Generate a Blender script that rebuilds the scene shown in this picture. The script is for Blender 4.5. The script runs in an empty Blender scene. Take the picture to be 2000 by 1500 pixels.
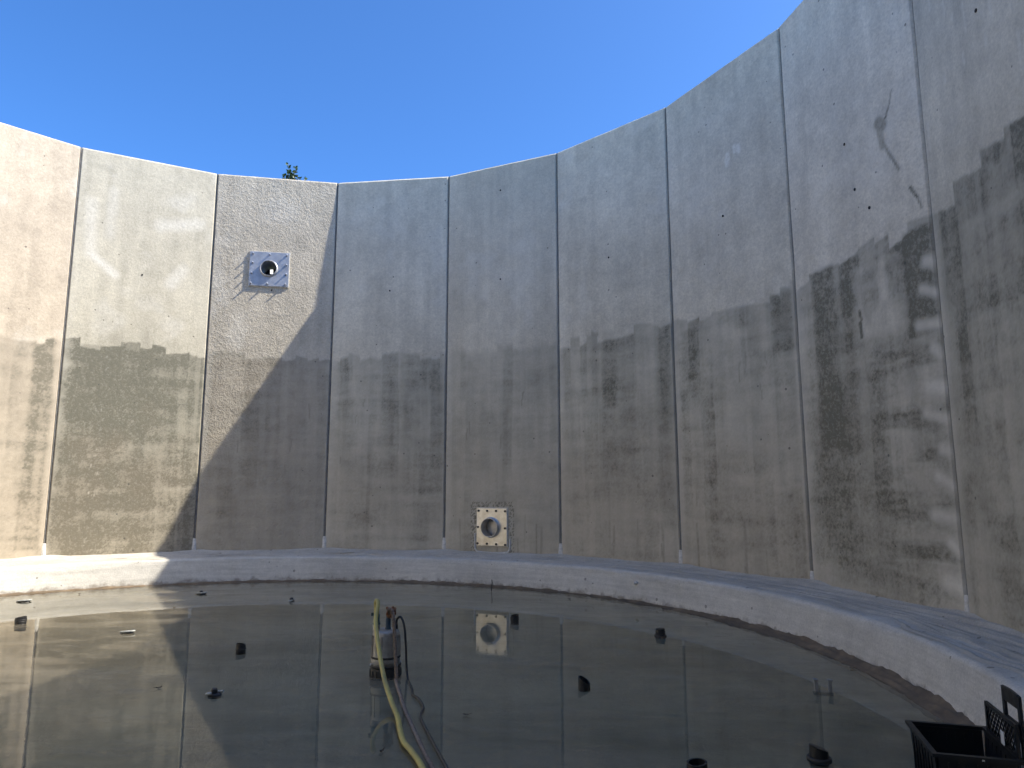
import bpy, bmesh, math, random
import numpy as np
from mathutils import Vector, Matrix

# ------------------------------------------------------------------ camera, sky, sun, exposure
sc = bpy.context.scene
col = sc.collection
pi = math.pi

CAM = Vector((4.05975, -6.20611, 1.20173))
PITCH, ROLL, YAW = 0.148582, -0.001280, -0.092261
cam_data = bpy.data.cameras.new('camera')
cam_data.sensor_width = 36.0
cam_data.lens = 24.924
cam_data.clip_start = 0.02
cam_data.clip_end = 3000
cam = bpy.data.objects.new('camera', cam_data)
col.objects.link(cam)
_fh = Vector((math.sin(YAW), math.cos(YAW), 0)); _rh = Vector((math.cos(YAW), -math.sin(YAW), 0)); _up = Vector((0, 0, 1))
_F = math.cos(PITCH) * _fh + math.sin(PITCH) * _up
_U = -math.sin(PITCH) * _fh + math.cos(PITCH) * _up
_R = math.cos(ROLL) * _rh + math.sin(ROLL) * _U
_U2 = -math.sin(ROLL) * _rh + math.cos(ROLL) * _U
cam.matrix_world = Matrix(((_R.x, _U2.x, -_F.x, CAM.x), (_R.y, _U2.y, -_F.y, CAM.y), (_R.z, _U2.z, -_F.z, CAM.z), (0, 0, 0, 1)))
sc.camera = cam

SUN_AZ, SUN_EL = math.radians(89.71), math.radians(44.74)      # azimuth clockwise from +Y
world = bpy.data.worlds.new('World'); sc.world = world; world.use_nodes = True
wn = world.node_tree.nodes; wl = world.node_tree.links
bg = wn['Background']
sky = wn.new('ShaderNodeTexSky'); sky.sky_type = 'NISHITA'; sky.sun_disc = False
sky.sun_elevation = SUN_EL; sky.sun_rotation = SUN_AZ
sky.air_density = 1.0; sky.dust_density = 9.5; sky.ozone_density = 10.0; sky.altitude = 2600
hs = wn.new('ShaderNodeHueSaturation'); hs.inputs['Saturation'].default_value = 1.09       # the phone's colour rendering
wl.new(sky.outputs[0], hs.inputs['Color']); wl.new(hs.outputs[0], bg.inputs[0]); bg.inputs[1].default_value = 0.076

sd = bpy.data.lights.new('sun', 'SUN'); sd.energy = 2.0; sd.angle = math.radians(0.53); sd.color = (1.0, 0.935, 0.83)
sun = bpy.data.objects.new('sun', sd); col.objects.link(sun)
sdir = Vector((math.sin(SUN_AZ) * math.cos(SUN_EL), math.cos(SUN_AZ) * math.cos(SUN_EL), math.sin(SUN_EL)))
sun.rotation_euler = sdir.to_track_quat('Z', 'Y').to_euler()
sun.location = sdir * 60

sc.view_settings.view_transform = 'Standard'
sc.view_settings.look = 'None'
sc.view_settings.gamma = 1.0
sc.view_settings.exposure = 2.15
sc.render.engine = 'CYCLES'
sc.cycles.use_denoising = True
sc.cycles.max_bounces = 9; sc.cycles.diffuse_bounces = 6; sc.cycles.use_adaptive_sampling = True; sc.cycles.adaptive_threshold = .02

# ------------------------------------------------------------------ dimensions (metres)
W = 2.4                       # panel width, joint to joint
N = 20                        # panels in the ring
A = 2 * pi / N
RC = W / (2 * math.sin(A / 2))
AP = RC * math.cos(A / 2)     # apothem
PH = -0.748935                # angle of joint 0
H = 7.654                     # wall height above the kerb
TH = 0.22                     # wall thickness
ZW = -0.432                   # water level
ZF = -0.457                   # floor
KR_TOP, KR_BOT = 6.86, 6.775   # kerb inner radius, top and foot

rng = np.random.default_rng(7)
random.seed(11)

# ------------------------------------------------------------------ noise for attributes and relief
def _hash(ix, iy, seed):
    h = (ix.astype(np.int64) * 374761393 + iy.astype(np.int64) * 668265263 + seed * 1442695041) & 0xffffffff
    h = ((h ^ (h >> 13)) * 1274126177) & 0xffffffff
    h = h ^ (h >> 16)
    return (h & 0xffff) / 65535.0
def vnoise(x, y, seed=0):
    x = np.asarray(x, float); y = np.asarray(y, float)
    x, y = np.broadcast_arrays(x, y)
    ix = np.floor(x); iy = np.floor(y); fx = x - ix; fy = y - iy
    fx = fx * fx * (3 - 2 * fx); fy = fy * fy * (3 - 2 * fy)
    a = _hash(ix, iy, seed); b = _hash(ix + 1, iy, seed); c = _hash(ix, iy + 1, seed); d = _hash(ix + 1, iy + 1, seed)
    return (a * (1 - fx) + b * fx) * (1 - fy) + (c * (1 - fx) + d * fx) * fy
def fbm(x, y, seed=0, octv=4):
    s = 0; amp = .5; tot = 0
    for o in range(octv):
        s = s + amp * vnoise(x * 2 ** o, y * 2 ** o, seed + 17 * o); tot += amp; amp *= .55
    return s / tot
def sstep(a, b, x):
    t = np.clip((x - a) / (b - a), 0, 1); return t * t * (3 - 2 * t)

# ------------------------------------------------------------------ mesh helpers
class MB:
    def __init__(s): s.v = []; s.f = []; s.sm = []
    def add(s, vs, fs, smooth=False):
        o = len(s.v); s.v += [tuple(v) for v in vs]
        for f in fs: s.f.append(tuple(i + o for i in f)); s.sm.append(smooth)
    def box(s, c, h, rot=0.0, ch=0.0):
        cx, cy, cz = c; hx, hy, hz = h; ca, sa = math.cos(rot), math.sin(rot)
        vs = []
        for z in (-hz, hz):
            for x, y in ((-hx, -hy), (hx, -hy), (hx, hy), (-hx, hy)):
                vs.append((cx + x * ca - y * sa, cy + x * sa + y * ca, cz + z))
        s.add(vs, [(3, 2, 1, 0), (4, 5, 6, 7), (0, 1, 5, 4), (1, 2, 6, 5), (2, 3, 7, 6), (3, 0, 4, 7)])
    def lathe(s, prof, n=32, c=(0, 0, 0), M=None, smooth=True, closed=False):
        vs = []; k = len(prof)
        for i in range(n):
            a = 2 * pi * i / n
            for r, z in prof:
                p = Vector((r * math.cos(a), r * math.sin(a), z))
                if M is not None: p = M @ p
                vs.append((p.x + c[0], p.y + c[1], p.z + c[2]))
        fs = []
        for i in range(n):
            j = (i + 1) % n
            for q in range(k if closed else k - 1):
                q2 = (q + 1) % k
                fs.append((i * k + q, j * k + q, j * k + q2, i * k + q2))
        s.add(vs, fs, smooth)
    def tube(s, pts, r, n=10, caps=True):
        pts = [Vector(p) for p in pts]; m = len(pts)
        rr = r if hasattr(r, '__len__') else [r] * m
        T = [(pts[min(i + 1, m - 1)] - pts[max(i - 1, 0)]).normalized() for i in range(m)]
        u = T[0].orthogonal().normalized(); vs = []
        for i in range(m):
            u = (u - T[i] * u.dot(T[i])).normalized(); w = T[i].cross(u)
            for j in range(n):
                a = 2 * pi * j / n; vs.append(pts[i] + (u * math.cos(a) + w * math.sin(a)) * rr[i])
        fs = [(i * n + j, i * n + (j + 1) % n, (i + 1) * n + (j + 1) % n, (i + 1) * n + j) for i in range(m - 1) for j in range(n)]
        if caps: fs += [tuple(range(n))[::-1], tuple((m - 1) * n + j for j in range(n))]
        s.add(vs, fs, True)
    def build(s, name, m, parent=None, loc=(0, 0, 0), rotz=0.0):
        me = bpy.data.meshes.new(name); me.from_pydata(s.v, [], s.f)
        me.polygons.foreach_set('use_smooth', s.sm)
        me.materials.append(m); me.update()
        o = bpy.data.objects.new(name, me); col.objects.link(o)
        o.location = loc; o.rotation_euler = (0, 0, rotz)
        if parent: o.parent = parent
        return o
def spline(pts, n=8):
    P = [Vector(p) for p in pts]; out = []
    for i in range(len(P) - 1):
        a = P[max(i - 1, 0)]; b = P[i]; c = P[i + 1]; d = P[min(i + 2, len(P) - 1)]
        for k in range(n):
            t = k / n
            out.append(.5 * ((2 * b) + (c - a) * t + (2 * a - 5 * b + 4 * c - d) * t * t + (3 * b - a - 3 * c + d) * t ** 3))
    out.append(P[-1]); return out
def tag(o, label=None, cat=None, group=None, kind=None):
    if label: o['label'] = label
    if cat: o['category'] = cat
    if group: o['group'] = group
    if kind: o['kind'] = kind
    return o
def empty(name, loc=(0, 0, 0), rotz=0.0):
    o = bpy.data.objects.new(name, None); col.objects.link(o); o.location = loc; o.rotation_euler = (0, 0, rotz)
    o.empty_display_size = .2
    return o

# ------------------------------------------------------------------ materials
class NT:
    def __init__(s, name):
        s.m = bpy.data.materials.new(name); s.m.use_nodes = True
        s.t = s.m.node_tree; s.n = s.t.nodes; s.l = s.t.links; s.b = s.n['Principled BSDF']
    def new(s, t, **kw):
        n = s.n.new(t)
        for k, v in kw.items(): setattr(n, k, v)
        return n
    def put(s, inp, v):
        if hasattr(v, 'is_output'): s.l.new(v, inp)
        else: inp.default_value = v
    def math(s, op, a, b=0.0, c=0.0, clamp=False):
        n = s.new('ShaderNodeMath', operation=op, use_clamp=clamp)
        s.put(n.inputs[0], a); s.put(n.inputs[1], b); s.put(n.inputs[2], c); return n.outputs[0]
    def vmul(s, v, k):
        n = s.new('ShaderNodeVectorMath', operation='MULTIPLY'); s.put(n.inputs[0], v); s.put(n.inputs[1], k); return n.outputs[0]
    def vadd(s, v, k):
        n = s.new('ShaderNodeVectorMath', operation='ADD'); s.put(n.inputs[0], v); s.put(n.inputs[1], k); return n.outputs[0]
    def noise(s, v, scale, detail=4, rough=.55, dist=0.0):
        n = s.new('ShaderNodeTexNoise'); s.put(n.inputs['Vector'], v); n.inputs['Scale'].default_value = scale
        n.inputs['Detail'].default_value = detail; n.inputs['Roughness'].default_value = rough; n.inputs['Distortion'].default_value = dist
        return n.outputs['Fac']
    def rng(s, v, a, b, c=0.0, d=1.0, smooth=False):
        n = s.new('ShaderNodeMapRange', interpolation_type='SMOOTHSTEP' if smooth else 'LINEAR')
        s.put(n.inputs[0], v); s.put(n.inputs[1], a); s.put(n.inputs[2], b); s.put(n.inputs[3], c); s.put(n.inputs[4], d); return n.outputs[0]
    def mix(s, f, a, b, blend='MIX'):
        n = s.new('ShaderNodeMix', data_type='RGBA', blend_type=blend, clamp_factor=True)
        s.put(n.inputs[0], f); s.put(n.inputs[6], a); s.put(n.inputs[7], b); return n.outputs[2]
    def bump(s, h, strength, dist, prev=None):
        n = s.new('ShaderNodeBump'); s.put(n.inputs['Strength'], strength); n.inputs['Distance'].default_value = dist
        s.l.new(h, n.inputs['Height'])
        if prev is not None: s.l.new(prev, n.inputs['Normal'])
        return n.outputs['Normal']
    def obj(s): return s.new('ShaderNodeTexCoord').outputs['Object']
    def attr(s, name): return s.new('ShaderNodeAttribute', attribute_name=name)
def C(r, g, b): return (r, g, b, 1)

def simple(name, rgb, rough=.6, metal=0.0, vary=.15, scale=30, dirt=None, dirt_amt=.4, bump=0.0):
    t = NT(name); o = t.obj()
    n = t.noise(o, scale, 5)
    lo = tuple(x * (1 - vary) for x in rgb); hi = tuple(min(1, x * (1 + vary)) for x in rgb)
    c = t.mix(t.rng(n, .3, .7), C(*lo), C(*hi))
    if dirt:
        d = t.noise(o, scale * .35, 6, .65)
        c = t.mix(t.math('MULTIPLY', t.rng(d, .42, .68), dirt_amt), c, C(*dirt))
    t.l.new(c, t.b.inputs['Base Color'])
    t.b.inputs['Metallic'].default_value = metal
    t.l.new(t.rng(n, .3, .7, max(0, rough - .08), min(1, rough + .08)), t.b.inputs['Roughness'])
    if bump: t.l.new(t.bump(t.noise(o, scale * 3, 3), bump, .003), t.b.inputs['Normal'])
    return t.m

def mat_wall():
    t = NT('cast_concrete_panel'); o = t.obj()
    loc = t.new('ShaderNodeObjectInfo').outputs['Location']
    p = t.vadd(o, t.vmul(loc, (3.1, 2.3, 1.0)))
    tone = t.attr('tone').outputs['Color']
    st = t.attr('stain'); sep = t.new('ShaderNodeSeparateColor'); t.l.new(st.outputs['Color'], sep.inputs[0])
    dark, warm, light = sep.outputs[0], sep.outputs[1], sep.outputs[2]
    rough = t.attr('relief').outputs['Fac']
    # clean concrete: panel tones, evened against sun and shade, sit in the attribute, grain is added here
    grain = t.noise(p, 30, 4, .75)
    spk = t.noise(p, 17, 4, .75)
    k = t.math('ADD', t.math('MULTIPLY', t.math('SUBTRACT', grain, .5), .75), 1.0)
    k = t.math('ADD', k, t.math('MULTIPLY', t.math('SUBTRACT', spk, .5), .34))
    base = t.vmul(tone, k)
    # efflorescence and trowelled pale patches
    lf = t.math('MULTIPLY', light, t.rng(spk, .30, .58, .25, 1.0))
    base = t.mix(lf, base, C(.72, .69, .60))
    # brown water tint
    base = t.mix(t.math('MULTIPLY', warm, t.rng(spk, .25, .7, .6, 1.0)), base, C(.53, .445, .335))
    # algae and silt stain, broken up by grain
    d = t.math('ADD', dark, t.math('MULTIPLY', t.math('SUBTRACT', spk, .5), t.math('MULTIPLY', dark, 1.5)))
    d = t.math('ADD', d, t.math('MULTIPLY', t.math('SUBTRACT', grain, .5), t.math('MULTIPLY', dark, 1.4)), clamp=True)
    olive = t.mix(warm, C(.145, .138, .100), C(.21, .172, .120))
    base = t.mix(t.math('MULTIPLY', d, .95), base, olive)
    # air-bubble pores
    vo = t.new('ShaderNodeTexVoronoi'); t.l.new(p, vo.inputs['Vector']); vo.inputs['Scale'].default_value = 6.5; vo.inputs['Randomness'].default_value = 1
    vs = t.new('ShaderNodeSeparateColor'); t.l.new(vo.outputs['Color'], vs.inputs[0])
    rad = t.math('MULTIPLY', t.rng(vs.outputs[0], .70, 1.0), .125)
    pore = t.math('LESS_THAN', vo.outputs['Distance'], rad)
    base = t.mix(t.math('MULTIPLY', pore, .65), base, C(.07, .068, .06))
    t.l.new(base, t.b.inputs['Base Color'])
    t.l.new(t.rng(d, 0, 1, .88, .72), t.b.inputs['Roughness'])
    t.b.inputs['Specular IOR Level'].default_value = .3
    hb = t.math('SUBTRACT', t.math('ADD', t.math('MULTIPLY', grain, .5), t.math('MULTIPLY', spk, .6)), t.math('MULTIPLY', pore, .6))
    b1 = t.bump(hb, t.rng(rough, 0, 1, .30, .45), .012)
    b2 = t.bump(spk, t.math('MULTIPLY', rough, .75), .03, b1)
    t.l.new(b2, t.b.inputs['Normal'])
    return t.m

def mat_kerb(name, ca, cb, stain, sc_=1.0):
    t = NT(name); o = t.obj()
    n1 = t.noise(o, .8, 5, .6); n2 = t.noise(o, 7, 5, .65); n3 = t.noise(o, 60, 4, .7)
    hz = t.noise(t.vmul(o, (1.0, 1.0, 16.0)), 1.4, 4, .55)
    f = t.math('ADD', t.math('MULTIPLY', n1, .5), t.math('MULTIPLY', hz, .5))
    c = t.mix(t.rng(f, .32, .68), ca, cb)
    k = t.math('ADD', t.math('MULTIPLY', t.math('SUBTRACT', n3, .5), .8), 1.0)
    k = t.math('ADD', k, t.math('MULTIPLY', t.math('SUBTRACT', n2, .5), .45))
    c = t.vmul(c, k)
    vo = t.new('ShaderNodeTexVoronoi'); t.l.new(o, vo.inputs['Vector']); vo.inputs['Scale'].default_value = 7
    vs = t.new('ShaderNodeSeparateColor'); t.l.new(vo.outputs['Color'], vs.inputs[0])
    pore = t.math('LESS_THAN', vo.outputs['Distance'], t.math('MULTIPLY', t.rng(vs.outputs[0], .6, 1.0), .17))
    c = t.mix(t.math('MULTIPLY', pore, .55), c, C(.09, .085, .075))
    # silt splashes near the water
    sz = t.new('ShaderNodeSeparateXYZ'); t.l.new(o, sz.inputs[0])
    low = t.rng(t.math('ADD', sz.outputs[2], t.math('MULTIPLY', t.math('SUBTRACT', n2, .5), .30)), ZW + .07, ZW + .01)
    c = t.mix(t.math('MULTIPLY', low, .55), c, stain)
    t.l.new(c, t.b.inputs['Base Color'])
    t.b.inputs['Roughness'].default_value = .85; t.b.inputs['Specular IOR Level'].default_value = .3
    h = t.math('SUBTRACT', t.math('ADD', n2, t.math('MULTIPLY', n3, .6)), t.math('MULTIPLY', pore, .8))
    t.l.new(t.bump(h, .5, .012), t.b.inputs['Normal'])
    return t.m

def mat_floor():
    t = NT('silted_floor'); o = t.obj()
    n1 = t.noise(t.vmul(o, (.35, 1.1, 1)), .75, 6, .62, .5); n2 = t.noise(o, 5, 6, .65); n3 = t.noise(o, 40, 3, .6)
    c = t.mix(t.rng(n1, .38, .62), C(.36, .295, .19), C(.56, .455, .30))
    c = t.vmul(c, t.math('ADD', t.math('MULTIPLY', t.math('SUBTRACT', n2, .5), .5), 1.0))
    t.l.new(c, t.b.inputs['Base Color']); t.b.inputs['Roughness'].default_value = .7
    t.l.new(t.bump(t.math('ADD', n2, t.math('MULTIPLY', n3, .3)), .35, .02), t.b.inputs['Normal'])
    return t.m

def mat_water():
    t = NT('shallow_silty_water'); o = t.obj()
    t.n.remove(t.b)
    out = t.n['Material Output']
    g = t.new('ShaderNodeBsdfGlossy'); g.inputs['Roughness'].default_value = .015; g.inputs['Color'].default_value = C(1, .985, .92)
    tr = t.new('ShaderNodeBsdfTransparent'); tr.inputs['Color'].default_value = C(.86, .83, .76)
    r1 = t.noise(t.vmul(o, (.55, 2.4, 1)), 1.6, 3, .5); r2 = t.noise(t.vmul(o, (1.6, 3.2, 1)), 8.0, 2, .5)
    calm = t.rng(t.noise(o, .38, 2, .5), .35, .7, .15, 1.0)
    h = t.math('MULTIPLY', t.math('ADD', r1, t.math('MULTIPLY', r2, .30)), calm)
    nb = t.bump(h, .085, .012)
    t.l.new(nb, g.inputs['Normal'])
    fr = t.new('ShaderNodeFresnel'); fr.inputs[0].default_value = 1.50; t.l.new(nb, fr.inputs['Normal'])
    mx = t.new('ShaderNodeMixShader'); t.l.new(fr.outputs[0], mx.inputs[0]); t.l.new(tr.outputs[0], mx.inputs[1]); t.l.new(g.outputs[0], mx.inputs[2])
    # thin scum film drifting on the surface
    df = t.new('ShaderNodeBsdfDiffuse'); df.inputs['Color'].default_value = C(.36, .31, .225)
    f1 = t.noise(t.vmul(o, (.7, 1.7, 1)), .9, 5, .62, .6); f2 = t.noise(t.vmul(o, (1.5, 4.5, 1)), 3.5, 4, .6)
    fac = t.math('ADD', t.rng(f1, .46, .66, .03, .24), t.rng(f2, .56, .74, 0, .14))
    m2 = t.new('ShaderNodeMixShader'); t.l.new(fac, m2.inputs[0]); t.l.new(mx.outputs[0], m2.inputs[1]); t.l.new(df.outputs[0], m2.inputs[2])
    t.l.new(m2.outputs[0], out.inputs['Surface'])
    return t.m

def mat_ground():
    t = NT('yard_ground'); o = t.obj()
    n1 = t.noise(o, .05, 5, .6); n2 = t.noise(o, 3, 5, .6)
    c = t.mix(t.rng(n1, .4, .6), C(.05, .08, .025), C(.16, .14, .11))
    c = t.vmul(c, t.math('ADD', n2, .5))
    t.l.new(c, t.b.inputs['Base Color']); t.b.inputs['Roughness'].default_value = .9
    return t.m

def mat_leaf():
    t = NT('poplar_leaf')
    oi = t.attr('leaf_tint').outputs['Fac']
    c = t.mix(oi, C(.030, .065, .022), C(.115, .165, .060))
    t.l.new(c, t.b.inputs['Base Color']); t.b.inputs['Roughness'].default_value = .42
    tl = t.new('ShaderNodeBsdfTranslucent'); t.l.new(c, tl.inputs[0])
    mx = t.new('ShaderNodeMixShader'); mx.inputs[0].default_value = .3
    t.l.new(t.b.outputs[0], mx.inputs[1]); t.l.new(tl.outputs[0], mx.inputs[2]); t.l.new(mx.outputs[0], t.n['Material Output'].inputs['Surface'])
    return t.m

M_wall = mat_wall()
M_kerb = mat_kerb('kerb_concrete', C(.42, .40, .35), C(.62, .59, .52), C(.13, .098, .068))
M_fillet = mat_kerb('grey_mortar', C(.38, .345, .285), C(.56, .515, .43), C(.2, .2, .2))
M_patch = simple('pale_mortar', (.60, .58, .53), .9, 0, .2, 25, bump=.4)
M_seal = simple('joint_sealant', (.22, .215, .20), .8, 0, .25, 12, (.10, .09, .07), .6, .3)
M_hole = simple('hole_shade', (.02, .02, .02), .95)
M_floor = mat_floor(); M_water = mat_water(); M_ground = mat_ground()
M_silt = simple('brown_silt', (.175, .125, .075), .75, 0, .35, 9, (.06, .045, .03), .6, .8)
M_galv = simple('galvanised_steel', (.40, .41, .425), .45, .45, .16, 14, (.26, .27, .28), .6)
M_stain = simple('stainless_steel', (.66, .64, .60), .36, .75, .2, 9, (.40, .34, .26), .6)
M_pipe_in = simple('pipe_steel', (.58, .55, .51), .45, .6, .15, 14, (.2, .16, .13), .5)
M_black = simple('black_plastic', (.012, .012, .013), .45, 0, .3, 40)
M_blackw = simple('black_rubber', (.018, .018, .017), .6, 0, .3, 30, (.06, .05, .04), .5)
M_bolt = simple('bolt_steel', (.05, .047, .045), .6, .1, .3, 60)
M_boltl = simple('zinc_bolt', (.42, .44, .48), .4, .7, .2, 60)
M_alu = simple('cast_aluminium', (.40, .385, .35), .45, .45, .2, 16, (.17, .14, .11), .7, .3)
M_green = simple('green_coupling', (.10, .145, .13), .5, .2, .3, 30)
M_blue = simple('blue_coupling', (.03, .065, .10), .45, 0, .3, 30)
M_hose = simple('yellow_hose', (.44, .37, .10), .55, 0, .16, 9, (.24, .19, .08), .55)
M_rope = simple('rope_fibre', (.27, .21, .155), .9, 0, .4, 60, (.16, .10, .08), .6)
M_ropeo = simple('orange_rope', (.30, .14, .07), .9, 0, .4, 60)
M_cable = simple('cable_rubber', (.022, .022, .022), .5, 0, .3, 20)
M_pale = simple('pale_plastic', (.40, .41, .38), .5, 0, .2, 40, (.15, .14, .11), .5)
M_grey = simple('grey_plastic', (.26, .255, .24), .4, 0, .2, 40)
M_white = simple('white_paint', (.8, .8, .78), .5, 0, .03, 20)
M_crate = simple('crate_plastic', (.010, .011, .013), .42, 0, .3, 25)
M_sticker = simple('paper_sticker', (.62, .63, .63), .6, 0, .1, 30)
M_twig = simple('dark_twig', (.03, .025, .02), .8, 0, .3, 40)
M_leafd = simple('dead_leaf', (.10, .07, .04), .8, 0, .3, 40)
M_bark = simple('bark', (.13, .11, .09), .9, 0, .3, 8, bump=.8)
M_leaf = mat_leaf()

# ------------------------------------------------------------------ ground outside, floor, water
def disc(name, r, z, m, rings=1, seg=160, r0=0.0):
    b = MB(); vs = []; fs = []
    rs = [r0 + (r - r0) * i / rings for i in range(rings + 1)]
    for q in rs:
        for i in range(seg):
            a = 2 * pi * i / seg; vs.append((q * math.sin(a), q * math.cos(a), z))
    for j in range(rings):
        for i in range(seg):
            k = (i + 1) % seg
            fs.append((j * seg + i, j * seg + k, (j + 1) * seg + k, (j + 1) * seg + i))
    if r0 == 0: pass
    b.add(vs, fs); return b.build(name, m)
g = disc('ground', 1500, -.20, M_ground, 3, 96, RC + .1); tag(g, kind='structure')
fl = disc('tank_floor', KR_BOT + .15, ZF, M_floor, 6, 120, .001); tag(fl, kind='structure')
wa = disc('water', KR_BOT + .03, ZW, M_water, 1, 200, .001); tag(wa, kind='structure')

# ------------------------------------------------------------------ the tank
tank = empty('concrete_tank')
tag(tank, 'round open tank of tall precast concrete panels stained below the old waterline', 'tank')

def mid_angle(k): return PH + (k + .5) * A
def panel_frame(k):                       # local x left-to-right seen from inside, y outward, z up
    m = mid_angle(k)
    return Vector((AP * math.sin(m), AP * math.cos(m), 0)), -m
def panel_point(k, u, z, y=0.0):
    loc, rz = panel_frame(k); x = (u - .5) * W
    return Vector((loc.x + x * math.cos(rz) - y * math.sin(rz), loc.y + x * math.sin(rz) + y * math.cos(rz), z))

GAP = .013; CH = .018
PIPES = {1: (.46, 5.675, .165), 3: (.425, .515, .185)}

# per panel: clean tone darkened where sunlit and lifted in shade, stain strength, edge softness, warm tint, relief
EVENED_TONE = {-1: (.292, .271, .254), 0: (.275, .277, .266), 1: (.290, .284, .276), 2: (.345, .345, .338), 3: (.332, .332, .325),
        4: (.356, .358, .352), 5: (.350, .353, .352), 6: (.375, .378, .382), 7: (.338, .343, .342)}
AMP = {-1: .50, 0: .60, 1: .26, 2: .25, 3: .20, 4: .27, 5: .31, 6: .34, 7: .38}
SOFT = {-1: .03, 0: .018, 1: .02, 2: .05, 3: .10, 4: .035, 5: .025, 6: .02, 7: .018}
WARM = {-1: .60, 0: .50, 1: .35, 2: .40, 3: .38, 4: .58, 5: .50, 6: .20, 7: .28}

def stroke(u, z, a, b, r, soft=.6):
    ax, az = a[0] * W, a[1]; bx, bz = b[0] * W, b[1]
    px = u * W - ax; pz = z - az; dx = bx - ax; dz = bz - az
    t = np.clip((px * dx + pz * dz) / (dx * dx + dz * dz + 1e-9), 0, 1)
    d = np.hypot(px - t * dx, pz - t * dz)
    return 1 - sstep(r * soft, r * 1.3, d)
def rect(u, z, u0, u1, z0, z1, su=.015, sz=.04):
    return sstep(u0 - su, u0 + su, u) * (1 - sstep(u1 - su, u1 + su, u)) * sstep(z0 - sz, z0 + sz, z) * (1 - sstep(z1 - sz, z1 + sz, z))

def paint(k, u, z):
    s = 100 + k * 31
    amp = AMP.get(k, .45); soft = SOFT.get(k, .06); warm = WARM.get(k, .4)
    wob = (fbm(u * 5, z * 1.2, s + 1) - .5) * .03
    uu = u + wob
    # ragged upper edge: brush-wide strips that stop at different heights
    q = uu * 8 + vnoise(uu * 5, 0 * z, s + 2) * 2.6
    cell = np.floor(q); fr = q - cell
    hz = _hash(cell, cell * 0 + k, s + 3)
    hz2 = _hash(cell, cell * 0 + k, s + 9)
    top = 3.78 + hz * .20 + (fr - .5) * .05 * np.where(hz2 > .5, 1, -1) + (fbm(u * 34, z * 4, s + 4) - .5) * .05
    if k == 7:
        e7 = np.array([0, .20, .405, .56, .74, .9]); i7 = np.clip(np.searchsorted(e7, u) - 1, 0, 5)
        top = np.array([3.92, 4.06, 4.12, 4.14, 4.0, 4.1])[i7] - .09 * (u - e7[i7]) / .18 + (fbm(u * 34, z * 4, s + 4) - .5) * .04
    below = 1 - sstep(-soft, soft, z - top)
    strip = .80 + .45 * hz2
    blend = sstep(1.9, 3.6, z)
    strip = strip * blend + (1 - blend) * 1.0
    runs = fbm(uu * 13, z * .45, s + 5)
    blot = fbm(uu * 5, z * 2.0, s + 6)
    wavy = fbm(uu * 2.2, z * 5.2, s + 12)
    fine = fbm(uu * 26, z * 5.5, s + 14, 3)
    var = (.30 + .95 * runs) * (.45 + 1.0 * blot) * (.62 + .7 * wavy) * (.6 + .8 * fine)
    # brush- and hose-wide strokes that carry on down the wall, crossed by faint level rings
    q2 = uu * 15 + vnoise(uu * 9, z * .15, s + 20) * 2.0; c2 = np.floor(q2)
    st1 = vnoise(z * .55 + c2 * 7.3, c2 * 0 + k, s + 21); st2 = vnoise(z * .8 + cell * 5.1, cell * 0 + k, s + 22)
    lev = fbm(uu * 1.6 + z * .1, z * 6.5, s + 23, 4); smear = fbm(uu * 6, z * 7.5, s + 24, 4)
    var = (.35 + 1.3 * (.45 * st1 + .55 * st2)) * (.45 + 1.1 * lev) * (.45 + 1.1 * smear) * (.6 + .8 * runs) * (.72 + .55 * fine)
    var = var * (.8 + .4 * rng.random(u.shape))
    band = np.exp(-np.clip(top - z, 0, 9) / .22) * .18                      # scum line just under the old level
    d = below * (amp * strip * (.30 + 1.0 * var) + .55 * band)
    w = warm * below * (1 - sstep(1.0, 3.0, z + (blot - .5) * 1.6)) * (.55 + .7 * fbm(u * 3, z * 1.4, s + 7))
    l = .30 * sstep(.58, .78, fbm(u * 4, z * 1.6, s + 8)) * (1 - .6 * below)
    # pale margins beside the joints
    edge = (1 - sstep(.0, .085, u + (fbm(u * 3, z * 2, s + 10) - .5) * .06)) + .6 * sstep(.95, 1.0, u)
    d = d * (1 - .55 * np.clip(edge, 0, 1)); l = l + .26 * np.clip(edge, 0, 1) * (.45 + .55 * below)
    # dark line of silt just above the kerb
    foot = (1 - sstep(.02, .10 + .14 * fbm(u * 6, z * 0, s + 11), z)) * sstep(.35, .6, fbm(u * 4.3, z * 0, s + 13))
    d = np.maximum(d, foot * .62)
    if k == 0:
        d = d + .42 * rect(u, z, .12, .40, 3.1, 3.87, .03, .02) * (.5 + .7 * fbm(u * 14, z * 6, 1)) + .18 * rect(u, z, .10, .62, 2.3, 3.2, .08, .3)
        for i in range(60):
            zz = rng.uniform(.9, 3.85); uc = .30 - (3.85 - zz) * .012 + rng.normal(0, .018)
            l = np.maximum(l, rng.uniform(.4, .72) * stroke(u, z, (uc, zz), (uc + rng.normal(0, .003), zz - rng.uniform(.0, .05)), rng.uniform(.013, .024), .3))
        for i in range(26):
            zz = rng.uniform(.6, 2.4); uc = .57 + rng.normal(0, .02)
            l = np.maximum(l, .42 * stroke(u, z, (uc, zz), (uc, zz - .06), .024, .2))
        l = np.maximum(l, .6 * stroke(u, z, (.27, .55), (.245, .22), .016))
        for a, b, r, v in (((.12, 5.6), (.30, 5.25), .10, .7), ((.10, 6.6), (.12, 5.6), .14, .45), ((.60, 6.35), (.88, 6.5), .16, .5), ((.78, 5.5), (.70, 5.2), .15, .5), ((.25, 6.9), (.24, 6.0), .12, .35)):
            l = np.maximum(l, v * stroke(u, z, a, b, r, .1))
        d = d + .20 * stroke(u, z, (.06, 7.35), (.22, 7.3), .08, .1)
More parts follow.
